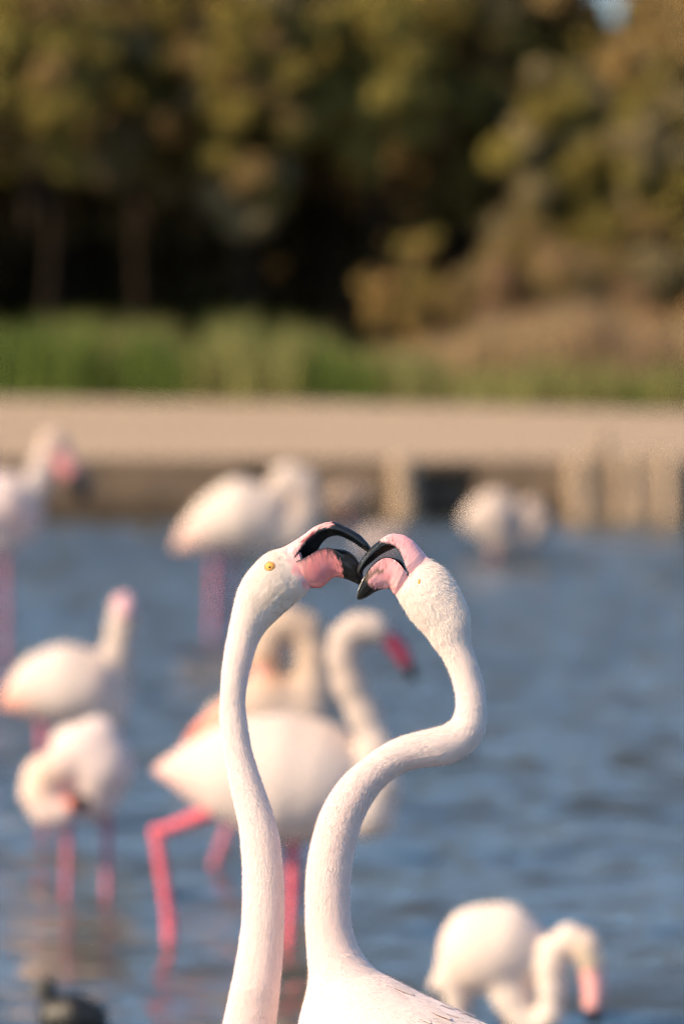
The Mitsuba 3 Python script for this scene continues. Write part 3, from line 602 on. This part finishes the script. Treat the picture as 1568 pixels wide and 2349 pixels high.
flamingo('white flamingo striding in the middle behind the pair, lifted pink leg, curved neck', F / 930,
    [[(352, 1768, 0, 5), (390, 1767, 0, 22), (430, 1766, 0, 46), (480, 1770, 0, 80), (560, 1775, 0, 124), (640, 1786, 0, 144), (720, 1792, 0, 136), (790, 1805, 0, 102)],
     [(790, 1850, -0.03, 70), (845, 1862, -0.07, 60), (872, 1800, -0.08, 40), (864, 1720, -0.07, 35), (833, 1640, -0.06, 33), (800, 1570, -0.06, 33), (785, 1510, -0.06, 32), (790, 1465, -0.06, 31), (820, 1440, -0.06, 30), (855, 1442, -0.06, 29), (878, 1456, -0.06, 24)]],
    [(880, 1458, -0.06, 22), (912, 1488, -0.06, 20), (936, 1525, -0.06, 17)], ([(936, 1525, -0.06, 16.5), (944, 1548, -0.06, 13), (940, 1564, -0.06, 6)], (0.27, 0.03, 0.065)),
    legs=[[(520, 1850, -0.03, 0), (358, 1912, -0.03, 0), (388, 2110, -0.03, 0)], [(675, 1915, 0.05, 0), (668, 2060, 0.05, 0), (655, 2230, 0.05, 0)]],
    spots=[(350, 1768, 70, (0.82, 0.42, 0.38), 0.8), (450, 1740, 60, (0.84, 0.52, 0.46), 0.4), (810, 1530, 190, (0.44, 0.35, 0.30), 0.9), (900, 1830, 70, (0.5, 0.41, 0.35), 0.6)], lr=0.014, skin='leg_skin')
flamingo('beige flamingo preening with arched neck behind the striding white one', F / 830,
    [[(440, 1700, 0, 14), (520, 1655, 0, 48), (610, 1620, 0, 74), (690, 1650, 0, 76)],
     [(690, 1660, 0, 70), (716, 1580, 0, 48), (720, 1500, 0, 38), (702, 1445, 0, 36), (662, 1428, 0, 35), (625, 1452, 0, 34), (604, 1500, 0, 36), (608, 1540, 0, 30)]],
    [(606, 1540, -0.02, 22), (585, 1580, -0.02, 16), (570, 1605, -0.02, 10)], None,
    legs=[[(545, 1840, 0.02, 0), (492, 1985, 0.02, 0)], [(600, 1800, 0.06, 0), (590, 1990, 0.06, 0)]],
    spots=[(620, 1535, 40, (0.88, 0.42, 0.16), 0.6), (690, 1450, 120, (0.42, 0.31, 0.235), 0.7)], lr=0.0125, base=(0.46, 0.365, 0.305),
    wing=([(425, 1712, -0.02, 8), (470, 1682, -0.03, 26), (530, 1650, -0.04, 40)], CORAL, 'coral red folded wing'))
flamingo('white flamingo at left with straight raised neck and pink face towards the viewer', F / 780,
    [[(10, 1616, 0, 9), (50, 1596, 0, 40), (100, 1576, 0, 74), (150, 1570, 0, 88), (200, 1580, 0, 84), (236, 1612, 0, 60)],
     [(232, 1625, 0, 55), (256, 1570, 0, 36), (268, 1500, 0, 32), (278, 1440, 0, 30), (284, 1392, 0, 31)]],
    [(285, 1384, -0.03, 26), (286, 1394, -0.07, 23), (287, 1412, -0.11, 16)], (None, (0.60, 0.34, 0.36)),
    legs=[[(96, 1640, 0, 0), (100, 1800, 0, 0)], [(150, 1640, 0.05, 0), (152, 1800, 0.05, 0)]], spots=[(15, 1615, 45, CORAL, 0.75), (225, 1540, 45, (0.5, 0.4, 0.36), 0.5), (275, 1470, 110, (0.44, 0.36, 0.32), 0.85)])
flamingo('pale flamingo at lower left bending its neck back to preen its breast', F / 870,
    [[(222, 1700, 0, 56), (226, 1760, 0, 76), (214, 1825, 0, 60)], [(165, 1712, 0.03, 50), (200, 1740, 0, 66)], [(190, 1720, -0.02, 50), (140, 1760, -0.04, 42), (98, 1780, -0.05, 40), (86, 1820, -0.06, 36), (108, 1860, -0.07, 34), (140, 1866, -0.08, 32)]],
    [(145, 1858, -0.08, 24), (170, 1846, -0.09, 19)], ([(170, 1846, -0.09, 18), (190, 1838, -0.09, 14), (204, 1840, -0.09, 7)], (0.82, 0.25, 0.17)),
    legs=[[(160, 1850, 0, 0), (155, 1960, 0, 0), (152, 2068, 0, 0)], [(245, 1860, 0.03, 0), (246, 1960, 0.03, 0), (245, 2068, 0.03, 0)]],
    spots=[(100, 1790, 60, (0.85, 0.55, 0.34), 0.55)], lr=0.0105, base=(0.57, 0.475, 0.45))
flamingo('white flamingo farther left of centre in the shallows with its neck folded over', F / 525,
    [[(408, 1254, 0, 12), (450, 1226, 0, 40), (500, 1200, 0, 64), (550, 1182, 0, 80), (592, 1186, 0, 72)], [(600, 1215, 0, 58), (672, 1218, 0, 48), (700, 1170, 0, 34), (692, 1112, 0, 34), (658, 1098, 0, 32), (640, 1135, 0, 30), (640, 1190, 0, 30)]],
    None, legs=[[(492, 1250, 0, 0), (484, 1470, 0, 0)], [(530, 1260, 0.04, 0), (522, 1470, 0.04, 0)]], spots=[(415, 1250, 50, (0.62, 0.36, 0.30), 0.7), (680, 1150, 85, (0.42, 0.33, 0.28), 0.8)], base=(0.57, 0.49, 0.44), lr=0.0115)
flamingo('white flamingo far right near the dark bank hollow, neck curled beside its body', F / 425,
    [[(1096, 1192, 0, 38), (1132, 1188, 0, 60), (1150, 1222, 0, 48)], [(1166, 1232, 0, 36), (1214, 1226, 0, 28), (1236, 1196, 0, 27), (1216, 1170, 0, 25), (1196, 1190, 0, 20)]],
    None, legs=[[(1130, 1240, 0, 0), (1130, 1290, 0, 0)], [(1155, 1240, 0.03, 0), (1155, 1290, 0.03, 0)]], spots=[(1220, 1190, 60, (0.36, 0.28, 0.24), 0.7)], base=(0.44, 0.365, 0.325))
flamingo('dull beige young flamingo resting against the bank left of the single post', F / 378,
    [[(762, 1150, 0, 20), (790, 1142, 0, 32), (818, 1150, 0, 24)], [(815, 1150, 0, 16), (838, 1140, 0, 11), (830, 1118, 0, 11), (815, 1122, 0, 10)]], None, legs=[[(790, 1160, 0, 0), (790, 1200, 0, 0)], [(802, 1160, 0.04, 0), (802, 1200, 0.04, 0)]], base=(0.27, 0.20, 0.16))
flamingo('pale pink flamingo half hidden straight behind the two crossed bills', F / 430,
    [[(832, 1250, 0, 18), (862, 1240, 0, 32), (900, 1244, 0, 30), (925, 1252, 0, 18)]], None, legs=[[(875, 1260, 0, 0), (875, 1294, 0, 0)]], base=(0.36, 0.29, 0.275))
flamingo('flamingo cut by the left edge with pink and black bill beside the bank', F / 560,
    [[(-90, 1190, 0, 50), (-40, 1165, 0, 76), (10, 1160, 0, 74), (40, 1185, 0, 56)], [(0, 1220, 0, 50), (30, 1220, 0, 40)], [(45, 1170, 0, 48), (85, 1110, 0, 30), (104, 1055, 0, 26), (122, 1018, 0, 29), (134, 1035, 0, 26)]],
    [(134, 1042, 0, 27), (150, 1068, 0, 27), (166, 1088, 0, 24)], ([(166, 1088, 0, 24), (184, 1112, 0, 25), (190, 1146, 0, 16)], (0.82, 0.32, 0.30)),
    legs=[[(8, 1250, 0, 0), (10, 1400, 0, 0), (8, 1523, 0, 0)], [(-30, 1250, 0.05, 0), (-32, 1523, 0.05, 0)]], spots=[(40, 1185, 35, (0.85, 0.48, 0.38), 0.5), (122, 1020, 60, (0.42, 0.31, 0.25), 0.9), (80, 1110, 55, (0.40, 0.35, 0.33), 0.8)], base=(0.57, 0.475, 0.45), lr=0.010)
flamingo('white flamingo feeding at lower right, neck looped down and pink bill to the water', F / 1040,
    [[(988, 2264, 0, 9), (1030, 2240, 0, 32), (1065, 2212, 0, 60), (1105, 2178, 0, 98), (1150, 2176, 0, 100), (1186, 2192, 0, 80)], [(1045, 2250, 0, 40), (1052, 2330, 0, 20)],
     [(1150, 2230, -0.02, 58), (1172, 2290, -0.03, 40), (1194, 2335, -0.04, 31), (1230, 2358, -0.05, 28), (1262, 2325, -0.06, 27), (1264, 2270, -0.06, 28), (1260, 2220, -0.06, 29), (1272, 2178, -0.06, 30), (1305, 2153, -0.06, 31), (1338, 2172, -0.06, 34), (1355, 2206, -0.06, 30)]],
    [(1354, 2222, -0.05, 29), (1362, 2270, -0.05, 27), (1356, 2316, -0.05, 21)], ([(1358, 2312, -0.05, 20), (1364, 2335, -0.05, 14), (1352, 2352, -0.05, 8)], (0.84, 0.40, 0.38)),
    legs=[[(1052, 2300, 0, 0), (1056, 2366, 0, 0)], [(1165, 2260, 0.05, 0), (1162, 2366, 0.05, 0)]], spots=[(1010, 2180, 60, (0.82, 0.5, 0.42), 0.3), (1350, 2200, 55, (0.86, 0.56, 0.34), 0.55)], base=(0.62, 0.53, 0.47), k=0.014)
# dark duck cut by the lower edge
D = F / 1060
dk = thing('dark_duck', 'black waterbird swimming at the lower left corner, head up', 'duck')
v, f = blob([[(240, 2375, 0, 14), (208, 2340, 0, 42), (168, 2334, 0, 54), (128, 2340, 0, 44)], [(122, 2330, 0, 28), (112, 2295, 0, 21), (108, 2264, 0, 22)]], D, 0.008, 0.012)
obj('body', (v, f), 'dark_feather', dk)
obj('bill', tube([at(98, 2266, D), at(76, 2272, D)], [0.009, 0.004], 10, 3), 'horn', dk, color=np.tile((0.16, 0.14, 0.03), (42 if False else len(tube([at(98, 2266, D), at(76, 2272, D)], [0.009, 0.004], 10, 3)[0]), 1)))
